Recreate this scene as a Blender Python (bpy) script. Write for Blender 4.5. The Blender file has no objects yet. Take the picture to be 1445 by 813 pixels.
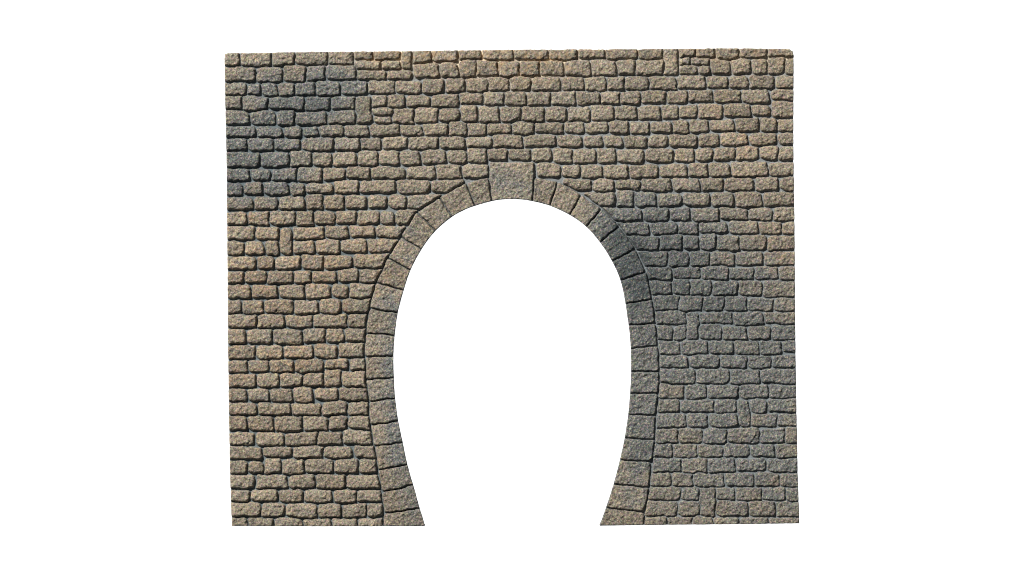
"""A cast model-railway tunnel portal (horseshoe arch in coursed rubble stone) lying on a
translucent white sheet with an added lamp beneath, looked at from straight above."""
import bpy, math
import numpy as np

RNG = np.random.default_rng(7)
C = bpy.context.scene.collection
U = 0.00025                       # metres per plan unit (the panel is about 0.20 m wide)
CX, CY = 722.5, 406.5             # plan units: x to the right, y down
BASE = 22.0                       # thickness of the backing slab, plan units
RELIEF = 5.6                      # how far the stones stand proud of the mortar
STEP = 0.72                       # spacing of the surface mesh, plan units

# ------------------------------------------------------------------ survey of the stones
# every block: x0 x1 y_top y_bottom, in 1/6.0208 plan units from the origin of its sheet
K = 1445.0 / 240.0
SHEETS = {
(310, 65): """
40 165 58 165; 178 435 58 170; 447 635 58 163; 648 915 50 157; 925 1128 50 155; 1138 1305 45 118
1145 1360 128 200; 1160 1412 205 285
45 300 178 302; 312 540 180 305; 550 733 163 307; 738 890 165 298; 898 1150 162 287
48 228 320 415; 240 352 318 418; 362 492 318 425; 498 633 318 430; 643 815 308 420; 820 1022 300 420; 1028 1253 300 408
50 185 425 538; 195 405 425 545; 415 715 430 537; 730 935 432 548; 940 1143 425 537; 1152 1285 428 658
52 252 552 668; 260 470 555 670; 482 635 545 675; 645 915 560 672; 920 1163 552 662
55 305 685 778; 318 533 685 775; 545 698 685 775; 705 840 690 765; 850 1055 672 770; 1062 1265 672 765
""",
(510, 65): """
105 328 48 120; 338 425 50 195; 435 598 45 140; 605 818 38 130; 830 1020 35 113; 1030 1283 38 122
168 338 125 198; 215 430 205 280
443 657 145 270; 668 825 140 265; 832 972 115 265; 980 1153 130 258; 1160 1338 130 262
55 280 297 408; 288 507 295 403; 518 705 280 402; 712 880 278 397; 885 1070 278 395; 1075 1250 268 385; 1258 1432 258 380
85 210 420 518; 220 370 418 522; 380 590 418 525; 598 828 413 517; 832 1030 403 492; 1035 1213 390 505; 1215 1402 390 502
88 268 520 588; 98 260 597 660
272 445 528 660; 455 652 520 648; 660 835 530 640; 840 985 500 648; 990 1167 515 648; 1175 1355 515 642
75 322 668 762; 330 523 668 760; 530 735 658 755; 742 903 648 760; 905 1057 655 762; 1062 1272 658 747
""",
(710, 65): """
85 380 35 115; 385 622 30 118; 635 858 28 108; 868 1138 28 112; 1148 1358 30 110
140 305 125 252; 313 518 125 250; 528 742 125 253; 750 958 120 252; 962 1118 115 243; 1122 1365 118 243
240 490 265 385; 497 685 265 378; 692 870 265 383; 878 1028 260 367; 1037 1235 258 375
205 400 390 502; 410 607 385 502; 617 820 388 495; 830 985 385 490; 988 1163 382 492; 1170 1378 375 488
155 348 513 640; 353 540 518 638; 545 740 515 640; 750 937 503 632; 945 1140 510 622; 1150 1338 508 622
75 253 645 752; 262 512 645 740; 518 690 640 738; 700 897 642 740; 903 1065 632 745; 1075 1237 640 740; 1245 1437 640 740
""",
(900, 65): """
220 338 28 240; 350 492 28 95; 503 655 25 98; 668 855 25 110; 868 1092 22 105; 1103 1325 25 97
352 447 98 163; 458 605 98 165; 352 503 165 243; 512 612 167 243
620 785 115 240; 792 958 108 237; 968 1098 118 235; 1105 1240 92 240; 1250 1325 105 250
95 328 258 370; 332 570 255 362; 582 765 257 360; 775 938 252 355; 947 1150 250 362; 1165 1325 255 360
240 418 378 483; 428 635 378 477; 645 872 370 480; 885 1110 372 483; 1130 1322 370 462
198 337 500 615; 347 502 500 610; 512 718 493 610; 728 955 490 600; 965 1125 502 593; 1135 1322 470 605
298 425 632 740; 435 605 625 732; 615 820 622 725; 830 1027 615 722; 1033 1180 612 725; 1188 1322 622 722
""",
(310, 185): """
58 235 65 165; 243 457 58 165; 465 685 65 163; 698 970 58 165; 980 1190 55 160; 1198 1370 55 155
60 338 180 303; 350 590 182 300; 600 773 170 302; 782 950 178 295; 955 1168 175 295; 1172 1340 168 292
62 255 320 418; 270 430 320 418; 443 655 320 420; 665 868 312 425; 872 1065 310 413; 1075 1285 305 407
62 193 440 543; 203 368 435 535; 378 583 432 540; 598 725 440 548; 735 962 440 525; 970 1183 422 527
62 280 562 668; 288 488 558 665; 500 725 555 663; 732 878 538 668; 888 1063 545 662; 1070 1245 545 658; 1253 1420 545 655
62 228 688 797; 240 418 685 800; 425 645 680 797; 652 800 680 805; 805 980 685 795; 985 1160 680 787; 1168 1355 680 790
""",
(510, 185): """
178 395 50 150; 400 650 45 155; 665 888 50 150; 895 1115 45 135; 1120 1368 35 138
145 318 160 285; 325 500 168 285; 512 720 158 278; 732 893 163 275; 900 1065 145 268; 1070 1240 150 250
80 375 305 402; 383 622 298 405; 632 848 285 402; 855 1080 285 402
-8 290 418 522; 305 580 410 528; 590 870 412 522
230 378 540 655; 387 680 540 660
158 280 680 793; 288 510 668 797
""",
(710, 185): """
175 445 35 135; 455 670 35 135; 678 845 38 130; 853 1017 40 135; 1028 1222 40 140; 1230 1395 35 138
45 235 150 248; 240 415 148 260; 425 585 148 272; 595 785 150 275; 795 957 145 268; 970 1193 155 270
285 480 275 392; 492 660 288 388; 668 845 290 395; 855 1058 290 402; 1068 1308 285 400
500 750 405 500; 760 947 410 512; 955 1163 412 498; 1172 1430 402 508
690 953 520 640; 965 1108 505 640; 1118 1300 515 643
830 1180 655 765; 1188 1408 652 762
""",
(900, 185): """
258 500 25 132; 508 690 22 130; 695 935 12 125; 948 1173 15 118; 1185 1315 15 110
65 305 150 265; 315 475 150 260; 485 635 145 252; 645 828 140 248; 833 1022 130 245; 1040 1187 130 240; 1195 1318 130 248
180 420 285 390; 430 595 272 387; 605 782 270 388; 790 1100 262 388; 1112 1322 270 378
293 527 402 507; 537 722 398 508; 733 980 400 512; 1000 1193 393 505; 1210 1325 392 505
165 368 530 638; 378 612 528 635; 622 818 525 640; 825 1055 522 645; 1070 1328 520 637
275 440 658 765; 455 690 655 765; 700 930 655 758; 940 1140 655 757; 1150 1330 648 762
""",
(310, 305): """
65 295 90 195; 308 502 92 195; 515 608 100 325; 620 888 95 192; 895 1090 85 187; 1098 1312 80 175; 1325 1590 82 185
65 205 212 328; 218 378 215 325; 385 505 208 325; 622 803 208 322; 818 1018 198 317; 1025 1250 195 308; 1260 1530 200 310
68 302 345 452; 315 463 338 450; 478 688 340 450; 695 882 325 455; 892 1125 330 452; 1140 1480 318 438
68 205 468 568; 215 392 468 565; 402 620 462 572; 632 775 468 572; 785 988 468 565; 998 1180 445 555; 1187 1420 450 565
70 265 585 697; 278 493 588 697; 505 722 585 700; 728 940 578 703; 955 1092 578 692; 1100 1380 570 693
""",
(710, 305): """
930 1240 55 160; 1040 1318 170 283
""",
(900, 305): """
110 330 55 153; 345 508 50 155; 518 762 52 142; 778 1025 42 152; 1030 1215 48 152; 1225 1330 50 158
185 380 160 287; 388 517 168 282; 525 663 145 288; 672 860 165 290; 868 1090 162 285; 1103 1330 165 283
-20 243 302 425; 258 435 300 427; 443 608 302 422; 615 825 310 420; 830 1058 300 415; 1070 1330 302 415
40 282 432 543; 293 530 435 525; 540 768 425 542; 778 985 435 540; 998 1190 430 535; 1195 1328 430 545
90 287 552 662; 297 442 532 668; 450 622 540 675; 635 852 555 672; 862 1053 548 672; 1065 1330 552 683
110 345 675 800; 355 548 680 800; 558 735 685 800; 740 925 680 800; 935 1150 695 802; 1160 1330 695 802
""",
(900, 425): """
140 405 90 193; 420 513 95 325; 525 803 95 185; 812 1060 92 203; 1070 1333 95 190
150 293 200 325; 305 412 205 325; 525 715 200 325; 725 928 212 325; 945 1128 212 320; 1138 1335 208 322
160 355 335 448; 363 592 335 450; 600 810 335 448; 820 1028 335 450; 1037 1220 335 450; 1228 1338 335 432
170 430 460 567; 443 690 460 565; 705 928 462 570; 937 1130 462 567; 1143 1340 460 560
170 490 575 697; 498 770 575 697; 782 1035 580 705; 1045 1343 578 697
""",
(900, 545): """
165 392 -12 97; 398 585 -10 105; 593 850 -10 100; 860 1113 -5 98; 1120 1345 -12 98
150 352 110 222; 360 640 115 217; 650 842 118 222; 852 945 118 345; 950 1093 115 224; 1105 1348 112 215
140 410 235 350; 420 590 235 350; 600 844 235 345; 960 1183 237 340; 1195 1348 235 338
140 340 360 485; 348 547 360 482; 553 757 362 482; 765 1027 360 483; 1040 1243 362 480; 1252 1350 355 490
120 297 492 600; 305 502 498 600; 512 720 497 600; 728 947 488 600; 958 1158 498 597; 1168 1355 498 605
110 372 608 722; 378 592 612 732; 598 828 608 735; 840 1090 617 718; 1098 1358 612 725
""",
(900, 620): """
100 283 283 400; 290 467 285 402; 475 738 288 402; 750 980 288 398; 988 1195 288 402; 1205 1362 290 400
75 358 405 515; 370 522 405 515; 530 657 415 650; 665 818 415 512; 828 1053 412 515; 1060 1253 410 520; 1263 1365 415 525
50 335 522 650; 345 525 525 648; 670 935 525 645; 945 1168 525 645; 1178 1370 530 652
50 248 658 722; 255 465 658 722; 475 638 660 722; 650 855 660 720; 865 1105 662 720; 1112 1372 665 718
""",
(310, 425): """
70 180 -8 105; 190 370 -8 105; 378 620 -10 103; 630 838 -5 110; 845 1025 -15 97; 1038 1340 -20 100
75 310 115 225; 315 550 115 232; 560 788 117 225; 795 1080 110 222; 1088 1300 108 217
72 218 235 362; 225 445 240 358; 455 697 240 365; 708 895 235 355; 902 1052 230 347; 1060 1280 230 343
72 300 375 490; 313 535 375 487; 545 793 377 482; 803 998 368 483; 1010 1270 357 475
75 232 505 605; 240 415 500 600; 420 632 494 603; 640 875 490 602; 890 1090 490 575; 1110 1270 490 585
78 303 620 733; 318 503 612 728; 512 700 614 722; 712 880 613 718; 890 1028 585 722; 1043 1270 597 728
""",
(310, 545): """
80 228 25 127; 240 418 20 127; 428 618 18 133; 630 793 8 140; 808 1003 15 118; 1012 1290 14 123
82 313 140 242; 325 592 142 245; 605 860 147 247; 862 1075 130 242; 1085 1300 135 245
82 232 255 375; 243 455 252 378; 468 695 257 383; 705 920 258 382; 930 1080 255 368; 1088 1320 255 363
85 292 395 502; 310 548 392 503; 560 825 395 497; 835 1037 388 497; 1043 1340 378 492
85 353 518 620; 365 615 512 598; 628 880 508 610; 888 1128 515 612; 1145 1350 503 608
88 230 635 742; 243 370 640 740; 380 518 608 740; 527 718 622 745; 727 965 622 742; 978 1178 620 738; 1185 1370 620 730
""",
(310, 620): """
92 290 300 412; 310 575 302 418; 585 808 302 415; 820 1065 300 420; 1077 1380 303 418
95 255 428 525; 265 490 428 525; 502 703 430 538; 715 950 430 535; 970 1160 430 543; 1170 1390 435 530
100 343 535 655; 355 550 538 660; 562 825 545 665; 838 1030 545 663; 1045 1245 550 662; 1255 1410 552 652
105 240 668 738; 248 458 668 738; 465 705 672 738; 715 950 672 738; 960 1170 672 738; 1175 1440 670 738
""",
}
# joints of the arch ring, anticlockwise seen from the camera: inner x y, outer x y (plan units)
JOINTS = """
599.5 742 541 742.6; 592.3 716.8 542.2 725.2; 583.4 684.5 537.8 694.8; 574.9 655.4 532.6 664; 568.3 624.6 528.3 630.2
562.1 594 523.2 599.8; 557.6 562.4 520.2 566.6; 556 533.3 516.8 536; 555.2 502.2 515.2 504.4; 557 473.2 515.4 470.7
561.2 441.3 521.5 435.3; 569.5 409.3 530.5 399.2; 579.4 381.1 547.5 364; 594.4 352.3 566.3 334; 614.3 326.3 589 299
637.9 305.4 619.5 278.8; 669.8 290.2 658.2 257.5; 694.4 283.4 690.4 250; 750.4 283.6 754.2 250
776.4 289.8 787.2 256.5; 804.7 303.2 821.5 274.5; 827.6 319.4 849.5 294.6; 847 341.9 874 319.5
864.5 368.4 897 352; 876 395.8 912 383.5; 882.3 428.8 920.2 422; 886.5 459.2 925.6 456.4; 889.9 491.4 928 488.2
890.4 524.7 930.4 524.7; 889.2 555.4 928.8 555.2; 886.4 584.9 925.6 586.5; 881.4 618 923.6 621; 874.7 648.8 920.2 651.3
865.6 684 916.8 688.4; 854.8 716.6 909.8 723.8; 846 741.6 908.6 740.6
"""
OPENING = """599.5 742; 596.3 730; 592.3 717.5; 583.4 685.6; 574.9 655.7; 568.3 624.4; 562.1 594.6; 557.7 563; 555.8 533; 555.2 503; 557 473.2
560.9 443.3; 565.4 425; 569.2 411.3; 579 382; 595 351.8; 614.5 326; 638 306; 655 296.5; 670.3 290.6; 694.4 283.8; 709 281.6; 722.6 281; 736 281.6
750.4 283.8; 776.4 290.5; 804.7 303.8; 827.8 320.4; 847 342.4; 863.9 369; 876 397; 882.4 427; 885 444.5; 887.9 466; 890 491.4; 890.4 524.7
889 555; 886.4 584.9; 881.4 618; 874.7 648.8; 865.7 683.5; 854.8 717; 846 741.8"""
OUTER = """846 741.9; 908 741; 1020 740; 1128 738.6; 1127.6 720; 1126 680; 1124.4 600; 1123.4 545; 1122 440; 1121.4 330; 1120 240; 1119.4 190; 1119.8 120; 1119.9 80
1118.6 72.5; 1114 69.6; 1083 68.8; 1040 68.4; 900 69.4; 800 69.9; 700 70.6; 600 72; 520 72.6; 416 73.6; 350 75; 321 75.2; 317.5 76.2; 316.8 80
318 150; 319.6 220; 320.4 300; 321.2 400; 322 500; 323 580; 324.4 660; 325.8 705; 327.2 742.2; 420 742.6; 520 742.6; 599.5 742.4"""

def pts(s):
    return np.array([[float(v) for v in q.split()] for q in s.replace("\n", ";").split(";") if q.strip()])

def smooth(P, n=5):
    """Catmull-Rom through an open polyline."""
    out = []
    Q = np.vstack([2 * P[0] - P[1], P, 2 * P[-1] - P[-2]])
    for i in range(1, len(Q) - 2):
        a, b, c, d = Q[i - 1:i + 3]
        for k in range(n):
            t = k / n
            out.append(0.5 * ((2 * b) + (c - a) * t + (2 * a - 5 * b + 4 * c - d) * t * t + (3 * b - a - 3 * c + d) * t ** 3))
    out.append(P[-1])
    return np.array(out)

def noise(X, Y, wavelength, seed):
    """smooth value noise, about -1..1"""
    r = np.random.default_rng(seed)
    x, y = X / wavelength, Y / wavelength
    ix, iy = np.floor(x).astype(np.int64), np.floor(y).astype(np.int64)
    fx, fy = x - ix, y - iy
    x0, y0 = ix.min(), iy.min()
    G = r.uniform(-1, 1, (iy.max() - y0 + 2, ix.max() - x0 + 2)).astype(np.float32)
    fx, fy = fx * fx * (3 - 2 * fx), fy * fy * (3 - 2 * fy)
    j, i = iy - y0, ix - x0
    return (G[j, i] * (1 - fx) + G[j, i + 1] * fx) * (1 - fy) + (G[j + 1, i] * (1 - fx) + G[j + 1, i + 1] * fx) * fy

def poly_sd(X, Y, P):
    """signed distance to a closed polygon, negative inside"""
    d = np.full(X.shape, 1e9, np.float32)
    ins = np.zeros(X.shape, bool)
    n = len(P)
    for i in range(n):
        (ax, ay), (bx, by) = P[i], P[(i + 1) % n]
        ex, ey = bx - ax, by - ay
        wx, wy = X - ax, Y - ay
        t = np.clip((wx * ex + wy * ey) / (ex * ex + ey * ey + 1e-9), 0, 1)
        d = np.minimum(d, (wx - ex * t) ** 2 + (wy - ey * t) ** 2)
        if ay != by:
            ins ^= ((ay <= Y) != (by <= Y)) & (X < ax + (Y - ay) * ex / ey)
    d = np.sqrt(d)
    return np.where(ins, -d, d).astype(np.float32)

def sstep(a, b, v):
    t = np.clip((v - a) / (b - a), 0, 1)
    return t * t * (3 - 2 * t)

# ------------------------------------------------------------------ the relief
xs = np.arange(310, 1136, STEP, dtype=np.float32)
ys = np.arange(62, 750, STEP, dtype=np.float32)
X, Y = np.meshgrid(xs, ys)
H_, W_ = X.shape
opening = smooth(pts(OPENING), 4)
outer = pts(OUTER)
outline = np.vstack([outer, opening[1:-1]])
joints = pts(JOINTS)
n_v = len(joints) - 1
KEY = 17                                                    # the keystone sits between joints 17 and 18
ring = np.vstack([joints[:KEY + 1, 2:], [[690.6, 228.4], [754.4, 228.6]], joints[KEY + 1:, 2:], joints[::-1, :2]])

panel_sd = poly_sd(X, Y, outline)
panel_sd = panel_sd + sstep(95, 80, Y) * (0.35 * noise(X, Y, 9, 91) + 0.35 * noise(X, Y, 2.6, 92)) + 0.14 * noise(X, Y, 4, 93)
ring_sd = poly_sd(X, Y, ring)

WX = 1.0 * noise(X, Y, 15, 1) + 0.95 * noise(X, Y, 6.5, 2) + 0.4 * noise(X, Y, 2.8, 3)
WY = 1.0 * noise(X, Y, 17, 4) + 0.9 * noise(X, Y, 6, 5) + 0.4 * noise(X, Y, 2.8, 6)
depth = np.full(X.shape, -50, np.float32)                   # how far inside its block a point lies
second = depth.copy()                                       # the same for the next nearest block: keeps a joint between any two
tint = np.zeros(X.shape, np.float32)
lift = np.zeros(X.shape, np.float32)

def put(sl, d, hgt):
    better = d > depth[sl]
    second[sl] = np.where(better, depth[sl], np.maximum(second[sl], d))
    depth[sl][better] = d[better]
    tint[sl][better] = RNG.uniform(-1, 1)
    lift[sl][better] = (np.zeros_like(d) + hgt)[better]

blocks = []
for (ox, oy), body in SHEETS.items():
    for x0, x1, y0, y1 in pts(body):
        blocks.append([ox + x0 / K, ox + x1 / K, oy + y0 / K, oy + y1 / K])
for x0, x1, y0, y1 in blocks:
    if (x0 > 900 and y0 > 400): x0 -= 0.25; x1 += 0.2; y0 -= 0.25; y1 += 0.2
    x0 -= 0.25; x1 += 0.75; y0 -= 0.2; y1 += 0.55
    if x0 < 330: x0 -= 5
    if x1 > 1117: x1 += 6
    if y0 < 76: y0 -= 6
    if y1 > 737: y1 += 7
    i0, i1 = np.searchsorted(xs, [x0 - 5, x1 + 5]); j0, j1 = np.searchsorted(ys, [y0 - 5, y1 + 5])
    sl = (slice(j0, j1), slice(i0, i1))
    cx, cy, hw, hh = (x0 + x1) / 2, (y0 + y1) / 2, (x1 - x0) / 2, (y1 - y0) / 2
    px = X[sl] + WX[sl] - cx; py = Y[sl] + WY[sl] - cy
    a, b, tp = RNG.normal(0, 0.018), RNG.normal(0, 0.05), RNG.normal(0, 0.03)
    py = py - a * px * (1 if hw > 12 else 2); px = px - b * py
    hx, hy = hw, hh * (1 + tp * px / max(hw, 1))
    r = min(RNG.uniform(3.4, 7.0), hh * 0.85, hw * 0.85)
    qx, qy = np.abs(px) - (hx - r), np.abs(py) - (hy - r)
    sd = np.hypot(np.maximum(qx, 0), np.maximum(qy, 0)) + np.minimum(np.maximum(qx, qy), 0) - r
    sd = np.maximum(sd, RNG.uniform(0.35, 1.6) - ring_sd[sl] + 0.7 * WX[sl])   # blocks along the arch are cut to its curve
    tx, ty = RNG.normal(0, 0.28), RNG.normal(0, 0.22)
    put(sl, -sd, RNG.normal(0, 0.4) + tx * px / hw + ty * py / hh)

vous = np.full(X.shape, -1, np.int32)
best = np.full(X.shape, 1e9, np.float32)
for k in range(n_v):
    (ix0, iy0, ox0, oy0), (ix1, iy1, ox1, oy1) = joints[k], joints[k + 1]
    def ext(ix, iy, ox, oy, t=7.0):
        L = math.hypot(ix - ox, iy - oy); return ix + (ix - ox) / L * t, iy + (iy - oy) / L * t
    q = [ext(ix0, iy0, ox0, oy0), (ox0, oy0)]
    if k == KEY: q += [(690.6, 228.6), (754.3, 228.8)]
    q += [(ox1, oy1), ext(ix1, iy1, ox1, oy1)]
    q = np.array(q)
    if k == 0: q[:2, 1] += 8
    if k == n_v - 1: q[-2:, 1] += 8
    lo, hi = q.min(0) - 6, q.max(0) + 6
    i0, i1 = np.searchsorted(xs, [lo[0], hi[0]]); j0, j1 = np.searchsorted(ys, [lo[1], hi[1]])
    sl = (slice(j0, j1), slice(i0, i1))
    sd0 = poly_sd(X[sl], Y[sl], q)
    m = sd0 < best[sl]
    best[sl][m] = sd0[m]; vous[sl][m] = k
    qx, qy = X[sl] + 0.75 * WX[sl], Y[sl] + 0.75 * WY[sl]
    if k == KEY:
        sd = poly_sd(qx, qy, q) + 0.6
    else:                                                   # straight sides with softened corners; each stone ends a little differently
        acc = 0
        for a in range(len(q)):
            e = q[(a + 1) % len(q)] - q[a]; e = e / np.hypot(*e)
            nrm = np.array([-e[1], e[0]])
            if np.dot(nrm, q.mean(0) - q[a]) > 0: nrm = -nrm
            off = RNG.uniform(-0.2, 1.1) if a == 1 else 0.55
            acc = acc + np.exp(np.clip(((qx - q[a, 0]) * nrm[0] + (qy - q[a, 1]) * nrm[1] + off) / 1.3, -60, 60))
        sd = (1.3 * np.log(acc + 1e-20)).astype(np.float32)
    put(sl, -sd, RNG.normal(0.35, 0.3) + RNG.normal(0, 0.35) * sstep(-8, 8, X[sl] - X[sl].mean()))
vous[(ring_sd > 0.6) | (best > 1.2)] = -1

depth = np.minimum(depth, (depth - second) / 2 - np.where(vous >= 0, 0.55, 0.7))
# quarter-round shoulders, a flat rough face, sandy grain
right = sstep(840, 980, X) * sstep(240, 470, Y)
R = np.where(vous >= 0, 2.2, 3.4 - 0.9 * right)
relief = RELIEF * (1 - 0.36 * right) * (1 - 0.08 * sstep(600, 800, X))   # the cast is shallower to the right
t = np.clip(depth / R, 0, 1)
mask = sstep(-0.25, 0.65, depth)
shoulder = np.maximum(1 - (1 - t) ** 2, 0) ** 0.5
pillow = np.where(vous >= 0, 0.2, 0.6 - 0.3 * right) * sstep(1, 10, depth)
lump = 0.65 * noise(X, Y, 8.5, 11) + 0.62 * noise(X, Y, 4.4, 12)
grain = 0.80 * noise(X + 0.8 * WX, Y, 2.9, 13) + 0.32 * noise(X, Y + 0.7 * WY, 1.55, 14)
mortar = 0.35 * noise(X, Y, 7, 15) + 0.22 * noise(X, Y, 2.4, 16)
stone_h = shoulder * (relief + 0.6 * lift) + pillow + np.minimum(t * 1.4, 1) * (lump + grain)
Z = np.where(depth > 0, stone_h + (1 - t) * mortar, mortar)
edge = np.clip(-panel_sd / 1.6, 0, 1)
Z = Z - 1.1 * (1 - edge) ** 2                                # the cast edges are a little worn
Z = (BASE + Z).astype(np.float32)

# ------------------------------------------------------------------ weathering: thin washes of grey, brown and rust
def blob(cx, cy, sx, sy, a):
    return a * np.exp(-((X - cx) / sx) ** 2 - ((Y - cy) / sy) ** 2)
wash = (blob(420, 150, 85, 50, .75) + blob(345, 240, 60, 50, .8) + blob(400, 230, 60, 40, .45) + blob(335, 185, 40, 30, .55)
        + blob(470, 120, 45, 30, .35) + blob(372, 112, 40, 20, .4)
        + blob(884, 362, 36, 46, 1.7) + blob(868, 318, 34, 28, .9) + blob(905, 430, 30, 60, .6) + blob(905, 540, 26, 60, .35) + blob(540, 440, 30, 40, .25) + blob(540, 540, 24, 60, .25) + blob(610, 290, 40, 20, .15) + blob(915, 300, 60, 34, .6) + blob(985, 345, 80, 60, .55)
        + blob(1000, 440, 120, 80, .68) + blob(985, 520, 120, 55, .6) + blob(1085, 490, 55, 80, .4) + blob(930, 375, 60, 60, .35)
        + blob(1010, 640, 150, 110, .5) + blob(1070, 680, 60, 70, .38) + blob(1100, 560, 50, 90, .25) + blob(900, 500, 30, 80, .4) + blob(905, 620, 25, 60, .4)
        + blob(347, 446, 26, 12, .5) + blob(400, 468, 40, 12, .45) + blob(372, 562, 34, 10, .4) + blob(560, 455, 12, 22, .7)
        + blob(552, 515, 16, 18, .6) + blob(558, 545, 14, 40, .6) + blob(570, 635, 20, 50, 1.0) + blob(586, 705, 19, 30, 1.0)
        + blob(592, 372, 22, 22, .45) + blob(578, 330, 14, 8, .6) + blob(720, 262, 60, 22, .28) + blob(700, 110, 260, 60, .1))
wash = 1.25 * wash * (0.95 + 0.4 * noise(X, Y, 26, 21) + 0.25 * noise(X, Y, 11, 22)) + 0.16 * noise(X, Y, 19, 23) + 0.17 * noise(X, Y, 6.5, 24)
wash = wash * (1 + 0.42 * tint)
wash = np.maximum(wash, sstep(2.2, 0.4, -panel_sd) * (ring_sd < 0))
wash = np.clip(wash + 0.14, 0, 1)
soot = (blob(888, 372, 30, 30, 1.2) + blob(872, 335, 24, 22, .85) + blob(897, 405, 22, 25, .55) + blob(925, 318, 45, 26, .4) + blob(965, 352, 50, 30, .3)
        + blob(425, 155, 65, 32, .5) + blob(345, 240, 50, 38, .6) + blob(1000, 425, 80, 50, .32) + blob(935, 395, 60, 60, .25) + blob(905, 450, 24, 60, .3)
        + blob(905, 630, 20, 30, .25) + blob(1060, 480, 60, 60, .2) + blob(586, 660, 12, 70, .35))
soot = np.clip(soot * (1 + 0.5 * noise(X, Y, 13, 31) + 0.4 * tint), 0, 0.95)
warm = (blob(420, 410, 140, 130, 1.05) + blob(380, 560, 90, 90, .45) + blob(1040, 170, 110, 90, .5) + blob(1095, 350, 30, 40, .6)
        + blob(960, 335, 40, 30, .3) + blob(990, 552, 110, 7, .55) + blob(650, 130, 140, 60, .35) + blob(430, 700, 120, 50, .3) + blob(325, 305, 60, 8, .7))
warm = np.clip(warm * (0.9 + 0.7 * noise(X, Y, 30, 25)) + 0.25 * noise(X, Y, 9, 26), 0, 1)
rust = sstep(120, 75, Y + 8 * noise(X, Y, 22, 27)) * sstep(380, 560, X) * (1 - 0.45 * sstep(800, 950, X)) * (0.65 + 0.6 * noise(X, Y, 12, 28)) + blob(456, 368, 3, 10, .9) + blob(740, 100, 70, 30, .5)
rust = np.clip(rust * 0.8, 0, 1)
chalk = np.clip(sstep(460, 620, X + 0.25 * (Y - 300) * -1) * 0.75 + sstep(300, 120, Y) * 0.25 + 0.2 * noise(X, Y, 30, 29), 0, 1)   # mortar paler to the right

# ------------------------------------------------------------------ materials
def nodes(name):
    m = bpy.data.materials.new(name); m.use_nodes = True
    nt = m.node_tree; nt.nodes.clear()
    return m, nt
def N(nt, kind, **kw):
    n = nt.nodes.new(kind)
    for k, v in kw.items(): setattr(n, k, v)
    return n
def mix(nt, fac, a, b, mode='MIX'):
    n = N(nt, 'ShaderNodeMix', data_type='RGBA', blend_type=mode)
    for sock, v in ((n.inputs[0], fac), (n.inputs[6], a), (n.inputs[7], b)):
        if isinstance(v, bpy.types.NodeSocket): nt.links.new(v, sock)
        elif isinstance(v, (int, float)): sock.default_value = v
        else: sock.default_value = (*v, 1)
    return n.outputs[2]
def ramp(nt, src, stops, interp='LINEAR'):
    r = N(nt, 'ShaderNodeValToRGB'); r.color_ramp.interpolation = interp
    el = r.color_ramp.elements
    while len(el) < len(stops): el.new(0.5)
    for e, (p, c) in zip(el, stops):
        e.position = p; e.color = (c, c, c, 1) if isinstance(c, (int, float)) else (*c, 1)
    nt.links.new(src, r.inputs[0]); return r.outputs[0]
def attr(nt, name):
    return N(nt, 'ShaderNodeAttribute', attribute_name=name).outputs['Fac']

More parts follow.
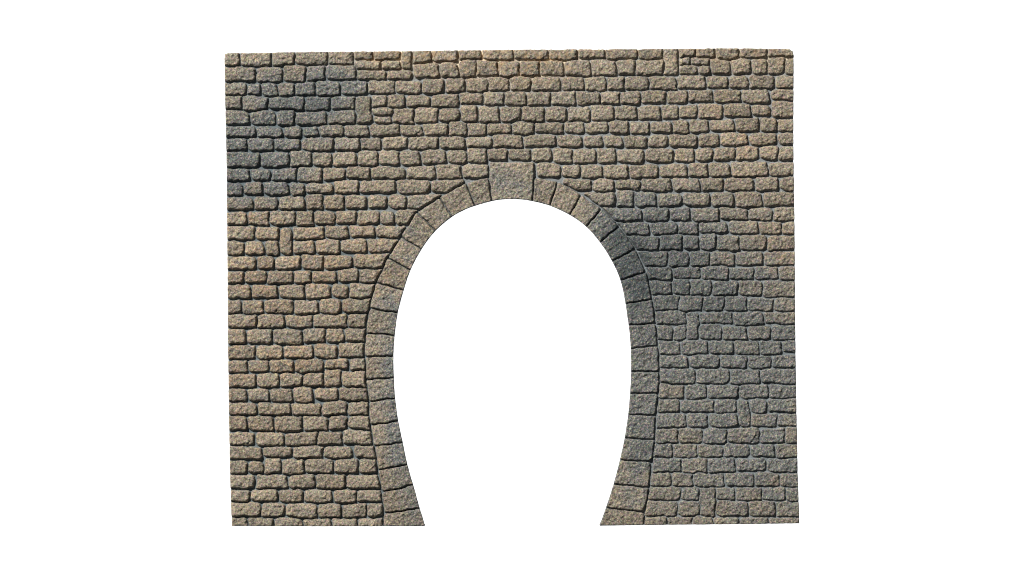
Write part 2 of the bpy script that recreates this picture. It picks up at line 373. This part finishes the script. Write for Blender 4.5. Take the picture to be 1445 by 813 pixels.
def stone_material():
    m, nt = nodes('weathered_cast_stone')
    co = N(nt, 'ShaderNodeTexCoord').outputs['Object']
    def nz(wl, detail=2.0, rough=0.55):
        n = N(nt, 'ShaderNodeTexNoise'); n.inputs['Scale'].default_value = 1 / (wl * U)
        n.inputs['Detail'].default_value = detail; n.inputs['Roughness'].default_value = rough
        nt.links.new(co, n.inputs['Vector']); return n.outputs['Fac']
    tan = mix(nt, attr(nt, 'warm'), (0.228, 0.190, 0.142), (0.276, 0.190, 0.118))
    tan = mix(nt, ramp(nt, nz(5.0), [(.38, 0.0), (.62, 1.0)]), tan, (0.155, 0.134, 0.106))
    # per-block shade
    sh = N(nt, 'ShaderNodeMapRange'); sh.inputs[1].default_value = -1; sh.inputs[3].default_value = 0.74; sh.inputs[4].default_value = 1.18
    nt.links.new(attr(nt, 'tint'), sh.inputs[0])
    tan = mix(nt, 1.0, tan, sh.outputs[0], 'MULTIPLY')
    grey = mix(nt, ramp(nt, nz(4.0), [(.4, 0.0), (.6, 1.0)]), (0.062, 0.076, 0.087), (0.126, 0.131, 0.132))
    wf = N(nt, 'ShaderNodeMath', operation='MULTIPLY_ADD'); wf.use_clamp = True
    nt.links.new(attr(nt, 'wash'), wf.inputs[0]); wf.inputs[1].default_value = 0.9
    spk = N(nt, 'ShaderNodeMath', operation='MULTIPLY_ADD'); nt.links.new(nz(2.6, 1.0), spk.inputs[0]); spk.inputs[1].default_value = 1.0; spk.inputs[2].default_value = -0.5
    nt.links.new(spk.outputs[0], wf.inputs[2])
    col = mix(nt, wf.outputs[0], tan, grey)
    col = mix(nt, attr(nt, 'soot'), col, (0.040, 0.050, 0.057))
    # sand grains: pale and dark specks
    g = nz(1.9, 2.0, 0.65)
    col = mix(nt, ramp(nt, g, [(.36, 0.85), (.49, 0.0)]), col, mix(nt, 0.8, col, (0.03, 0.032, 0.03)))
    pale = N(nt, 'ShaderNodeMapRange'); pale.inputs[3].default_value = 1.0; pale.inputs[4].default_value = 0.55
    nt.links.new(attr(nt, 'soot'), pale.inputs[0])
    col = mix(nt, mix(nt, 1.0, ramp(nt, g, [(.54, 0.0), (.74, 0.75)]), pale.outputs[0], 'MULTIPLY'), col, (0.47, 0.39, 0.29))
    hue = N(nt, 'ShaderNodeTexNoise'); hue.inputs['Scale'].default_value = 1 / (2.6 * U); nt.links.new(co, hue.inputs['Vector'])
    col = mix(nt, 0.5, col, hue.outputs['Color'], 'SOFT_LIGHT')
    col = mix(nt, mix(nt, 1.0, ramp(nt, nz(6.0), [(.45, 0.0), (.65, 0.7)]), attr(nt, 'rust'), 'MULTIPLY'), col, (0.30, 0.20, 0.11))
    # mortar
    mo = mix(nt, attr(nt, 'chalk'), (0.095, 0.115, 0.125), (0.19, 0.197, 0.203))
    mo = mix(nt, ramp(nt, nz(5.0), [(.4, 0.0), (.7, 0.5)]), mo, (0.10, 0.11, 0.115))
    mo = mix(nt, attr(nt, 'wash'), mo, mix(nt, 1.0, mo, (0.80, 0.86, 0.90), 'MULTIPLY'))
    mo = mix(nt, attr(nt, 'rust'), mo, mix(nt, ramp(nt, nz(9.0), [(.42, 0.0), (.58, 1.0)]), (0.62, 0.51, 0.36), (0.27, 0.16, 0.08)))
    col = mix(nt, attr(nt, 'block'), mo, col)
    b = N(nt, 'ShaderNodeBsdfPrincipled'); b.inputs['Roughness'].default_value = 0.9
    b.inputs['Specular IOR Level'].default_value = 0.25
    nt.links.new(col, b.inputs['Base Color'])
    bp = N(nt, 'ShaderNodeBump'); bp.inputs['Strength'].default_value = 0.55; bp.inputs['Distance'].default_value = 0.5 * U
    nt.links.new(nz(1.5, 2.0, 0.6), bp.inputs['Height']); nt.links.new(bp.outputs[0], b.inputs['Normal'])
    o = N(nt, 'ShaderNodeOutputMaterial'); nt.links.new(b.outputs[0], o.inputs[0])
    return m
STONE = stone_material()

def slab_material():
    m, nt = nodes('grey_cast_backing')
    n = N(nt, 'ShaderNodeTexNoise'); n.inputs['Scale'].default_value = 600
    nt.links.new(N(nt, 'ShaderNodeTexCoord').outputs['Object'], n.inputs['Vector'])
    b = N(nt, 'ShaderNodeBsdfPrincipled'); b.inputs['Roughness'].default_value = 0.95
    nt.links.new(ramp(nt, n.outputs['Fac'], [(.3, (.12, .12, .115)), (.7, (.19, .185, .17))]), b.inputs['Base Color'])
    nt.links.new(b.outputs[0], N(nt, 'ShaderNodeOutputMaterial').inputs[0])
    return m

def sheet_material():
    m, nt = nodes('white_translucent_sheet')
    n = N(nt, 'ShaderNodeTexNoise'); n.inputs['Scale'].default_value = 40
    nt.links.new(N(nt, 'ShaderNodeTexCoord').outputs['Object'], n.inputs['Vector'])
    c = ramp(nt, n.outputs['Fac'], [(.3, .93), (.7, .95)])
    tr = N(nt, 'ShaderNodeBsdfTranslucent'); nt.links.new(c, tr.inputs[0])
    df = N(nt, 'ShaderNodeBsdfDiffuse'); nt.links.new(c, df.inputs[0])
    mx = N(nt, 'ShaderNodeMixShader'); mx.inputs[0].default_value = 0.15
    nt.links.new(tr.outputs[0], mx.inputs[1]); nt.links.new(df.outputs[0], mx.inputs[2])
    nt.links.new(mx.outputs[0], N(nt, 'ShaderNodeOutputMaterial').inputs[0])
    return m

# ------------------------------------------------------------------ meshes
inside = panel_sd < 0
cell = panel_sd[:-1, :-1] + panel_sd[1:, :-1] + panel_sd[:-1, 1:] + panel_sd[1:, 1:] < 0
# draw the rim vertices onto the true outline so that the cut edges run clean
PX, PY = X.copy(), Y.copy()
gy, gx = np.gradient(panel_sd, STEP)
pad = np.zeros((H_ + 1, W_ + 1), np.int8); pad[1:-1, 1:-1] = cell
cnt = pad[:-1, :-1] + pad[1:, :-1] + pad[:-1, 1:] + pad[1:, 1:]
rim = (cnt > 0) & (cnt < 4)
g2 = np.maximum(gx * gx + gy * gy, 0.3)
mv = np.clip(panel_sd, -0.9 * STEP, 0.9 * STEP) / g2
PX[rim] -= (mv * gx)[rim]; PY[rim] -= (mv * gy)[rim]

cid = np.where(cell, vous[:-1, :-1], -99)
ATTR = {'block': mask, 'tint': tint, 'wash': wash, 'warm': warm, 'rust': rust, 'chalk': chalk, 'soot': soot}

def relief_mesh(name, sel, parent):
    jj, ii = np.nonzero(sel)
    a = jj * W_ + ii
    quads = np.stack([a + W_, a + W_ + 1, a + 1, a], 1)            # counter-clockwise seen from above (y is flipped)
    # skirts where the panel ends
    sk = []
    full = np.pad(cell, 1)
    for dj, di, v0, v1 in ((-1, 0, (0, 0), (0, 1)), (1, 0, (1, 1), (1, 0)), (0, -1, (1, 0), (0, 0)), (0, 1, (0, 1), (1, 1))):
        out = ~full[jj + 1 + dj, ii + 1 + di]
        p = (jj[out] + v0[0]) * W_ + ii[out] + v0[1]; q = (jj[out] + v1[0]) * W_ + ii[out] + v1[1]
        sk.append(np.stack([p, q], 1))
    sk = np.concatenate(sk)
    used = np.unique(np.concatenate([quads.ravel(), sk.ravel()]))
    low = np.unique(sk) if len(sk) else np.zeros(0, np.int64)
    remap = np.zeros(H_ * W_, np.int64); remap[used] = np.arange(len(used))
    relow = np.zeros(H_ * W_, np.int64); relow[low] = np.arange(len(low)) + len(used)
    allv = np.concatenate([used, low])
    z = np.concatenate([Z.ravel()[used], np.full(len(low), BASE - 1.6, np.float32)])
    co = np.stack([(PX.ravel()[allv] - CX) * U, (CY - PY.ravel()[allv]) * U, z * U], 1).astype(np.float32)
    F = remap[quads]
    if len(sk): F = np.concatenate([F, np.stack([remap[sk[:, 0]], remap[sk[:, 1]], relow[sk[:, 1]], relow[sk[:, 0]]], 1)])
    me = bpy.data.meshes.new(name)
    me.vertices.add(len(co)); me.vertices.foreach_set('co', co.ravel())
    me.loops.add(F.size); me.loops.foreach_set('vertex_index', F.ravel().astype(np.int32))
    me.polygons.add(len(F))
    me.polygons.foreach_set('loop_start', np.arange(0, F.size, 4, dtype=np.int32))
    me.polygons.foreach_set('use_smooth', np.ones(len(F), bool))
    me.update(calc_edges=True)
    for k, arr in ATTR.items():
        at = me.attributes.new(k, 'FLOAT', 'POINT')
        at.data.foreach_set('value', arr.ravel()[allv].astype(np.float32))
    me.materials.append(STONE); me.validate()
    o = bpy.data.objects.new(name, me); C.objects.link(o); o.parent = parent
    return o

portal = bpy.data.objects.new('tunnel_portal', None); C.objects.link(portal)
portal.empty_display_size = 0.02
portal['label'] = 'grey-brown stone tunnel portal panel with a tall open horseshoe arch, on plain white'
portal['category'] = 'tunnel portal'

relief_mesh('stone_facing', cid == -1, portal)
STAINED = {21: 'blue-grey stained voussoir', 22: 'darkest blue-grey stained voussoir', 23: 'dark blue-grey stained voussoir with tan corner'}
for k in range(n_v):
    o = relief_mesh('keystone' if k == KEY else 'voussoir', cid == k, portal)
    if k == KEY: o['label'] = 'large keystone at the crown, twice as tall as its neighbours'
    if k in STAINED: o['label'] = STAINED[k]

def slab():
    # inset outline, prism from the sheet up to just under the mortar
    P = outline; n = len(P); Q = []
    for i in range(n):
        a, b, c = P[i - 1], P[i], P[(i + 1) % n]
        t = c - a; t = t / (np.hypot(*t) + 1e-9)
        Q.append(b + np.array([-t[1], t[0]]) * 0.9)
    Q = np.array(Q)
    area = np.sum(P[:, 0] * np.roll(P[:, 1], -1) - np.roll(P[:, 0], -1) * P[:, 1])
    if area < 0: Q = P - (Q - P)
    v = [((x - CX) * U, (CY - y) * U, 0.0) for x, y in Q] + [((x - CX) * U, (CY - y) * U, (BASE - 1.3) * U) for x, y in Q]
    f = [(i, (i + 1) % n, n + (i + 1) % n, n + i) for i in range(n)] + [tuple(range(n))[::-1], tuple(range(n, 2 * n))]
    me = bpy.data.meshes.new('backing_slab'); me.from_pydata(v, [], f); me.update()
    me.materials.append(slab_material())
    o = bpy.data.objects.new('backing_slab', me); C.objects.link(o); o.parent = portal
slab()

# ------------------------------------------------------------------ the white sheet it lies on, its backlighting invented to hide shadows
me = bpy.data.meshes.new('backdrop')
S = 1.5
me.from_pydata([(-S, -S, 0), (S, -S, 0), (S, S, 0), (-S, S, 0)], [], [(0, 1, 2, 3)]); me.update()
me.materials.append(sheet_material())
bd = bpy.data.objects.new('backdrop', me); bd['kind'] = 'structure'; C.objects.link(bd)
bd.location.z = -0.0003

def lamp(name, kind, loc, target, power, size, color):
    L = bpy.data.lights.new(name, kind); L.energy = power; L.color = color
    if kind == 'AREA': L.shape = 'SQUARE' if size > 1 else 'DISK'; L.size = size
    o = bpy.data.objects.new(name, L); C.objects.link(o); o.location = loc
    from mathutils import Vector
    o.rotation_euler = (Vector(target) - Vector(loc)).to_track_quat('-Z', 'Y').to_euler()
    return o
lamp('added_underlight', 'AREA', (0, 0, -0.35), (0, 0, 0), 1.6 * math.pi * 9, 3.0, (1, 1, 1))  # added lamp under the sheet, keeps the background white and shadowless
az, el, dist = math.radians(128), math.radians(40), 2.2
lamp('key_lamp', 'AREA', (dist * math.cos(el) * math.cos(az), dist * math.cos(el) * math.sin(az), dist * math.sin(el)), (0, 0, 0), 121, 0.06, (1, 0.965, 0.89))

w = bpy.data.worlds.new('World'); bpy.context.scene.world = w; w.use_nodes = True
w.node_tree.nodes['Background'].inputs[0].default_value = (0.82, 0.92, 1.0, 1)
w.node_tree.nodes['Background'].inputs[1].default_value = 0.085

cam = bpy.data.cameras.new('camera'); co = bpy.data.objects.new('camera', cam); C.objects.link(co)
D = 1.6
co.location = (0, 0, D + (BASE + 2) * U)
cam.sensor_width = 36; cam.lens = 36 * D / (1445 * U)
cam.clip_start = 0.05; cam.clip_end = 20
sc = bpy.context.scene
sc.camera = co
sc.view_settings.view_transform = 'Standard'; sc.view_settings.look = 'None'
sc.view_settings.exposure = 0; sc.view_settings.gamma = 1
sc.cycles.filter_width = 1.05
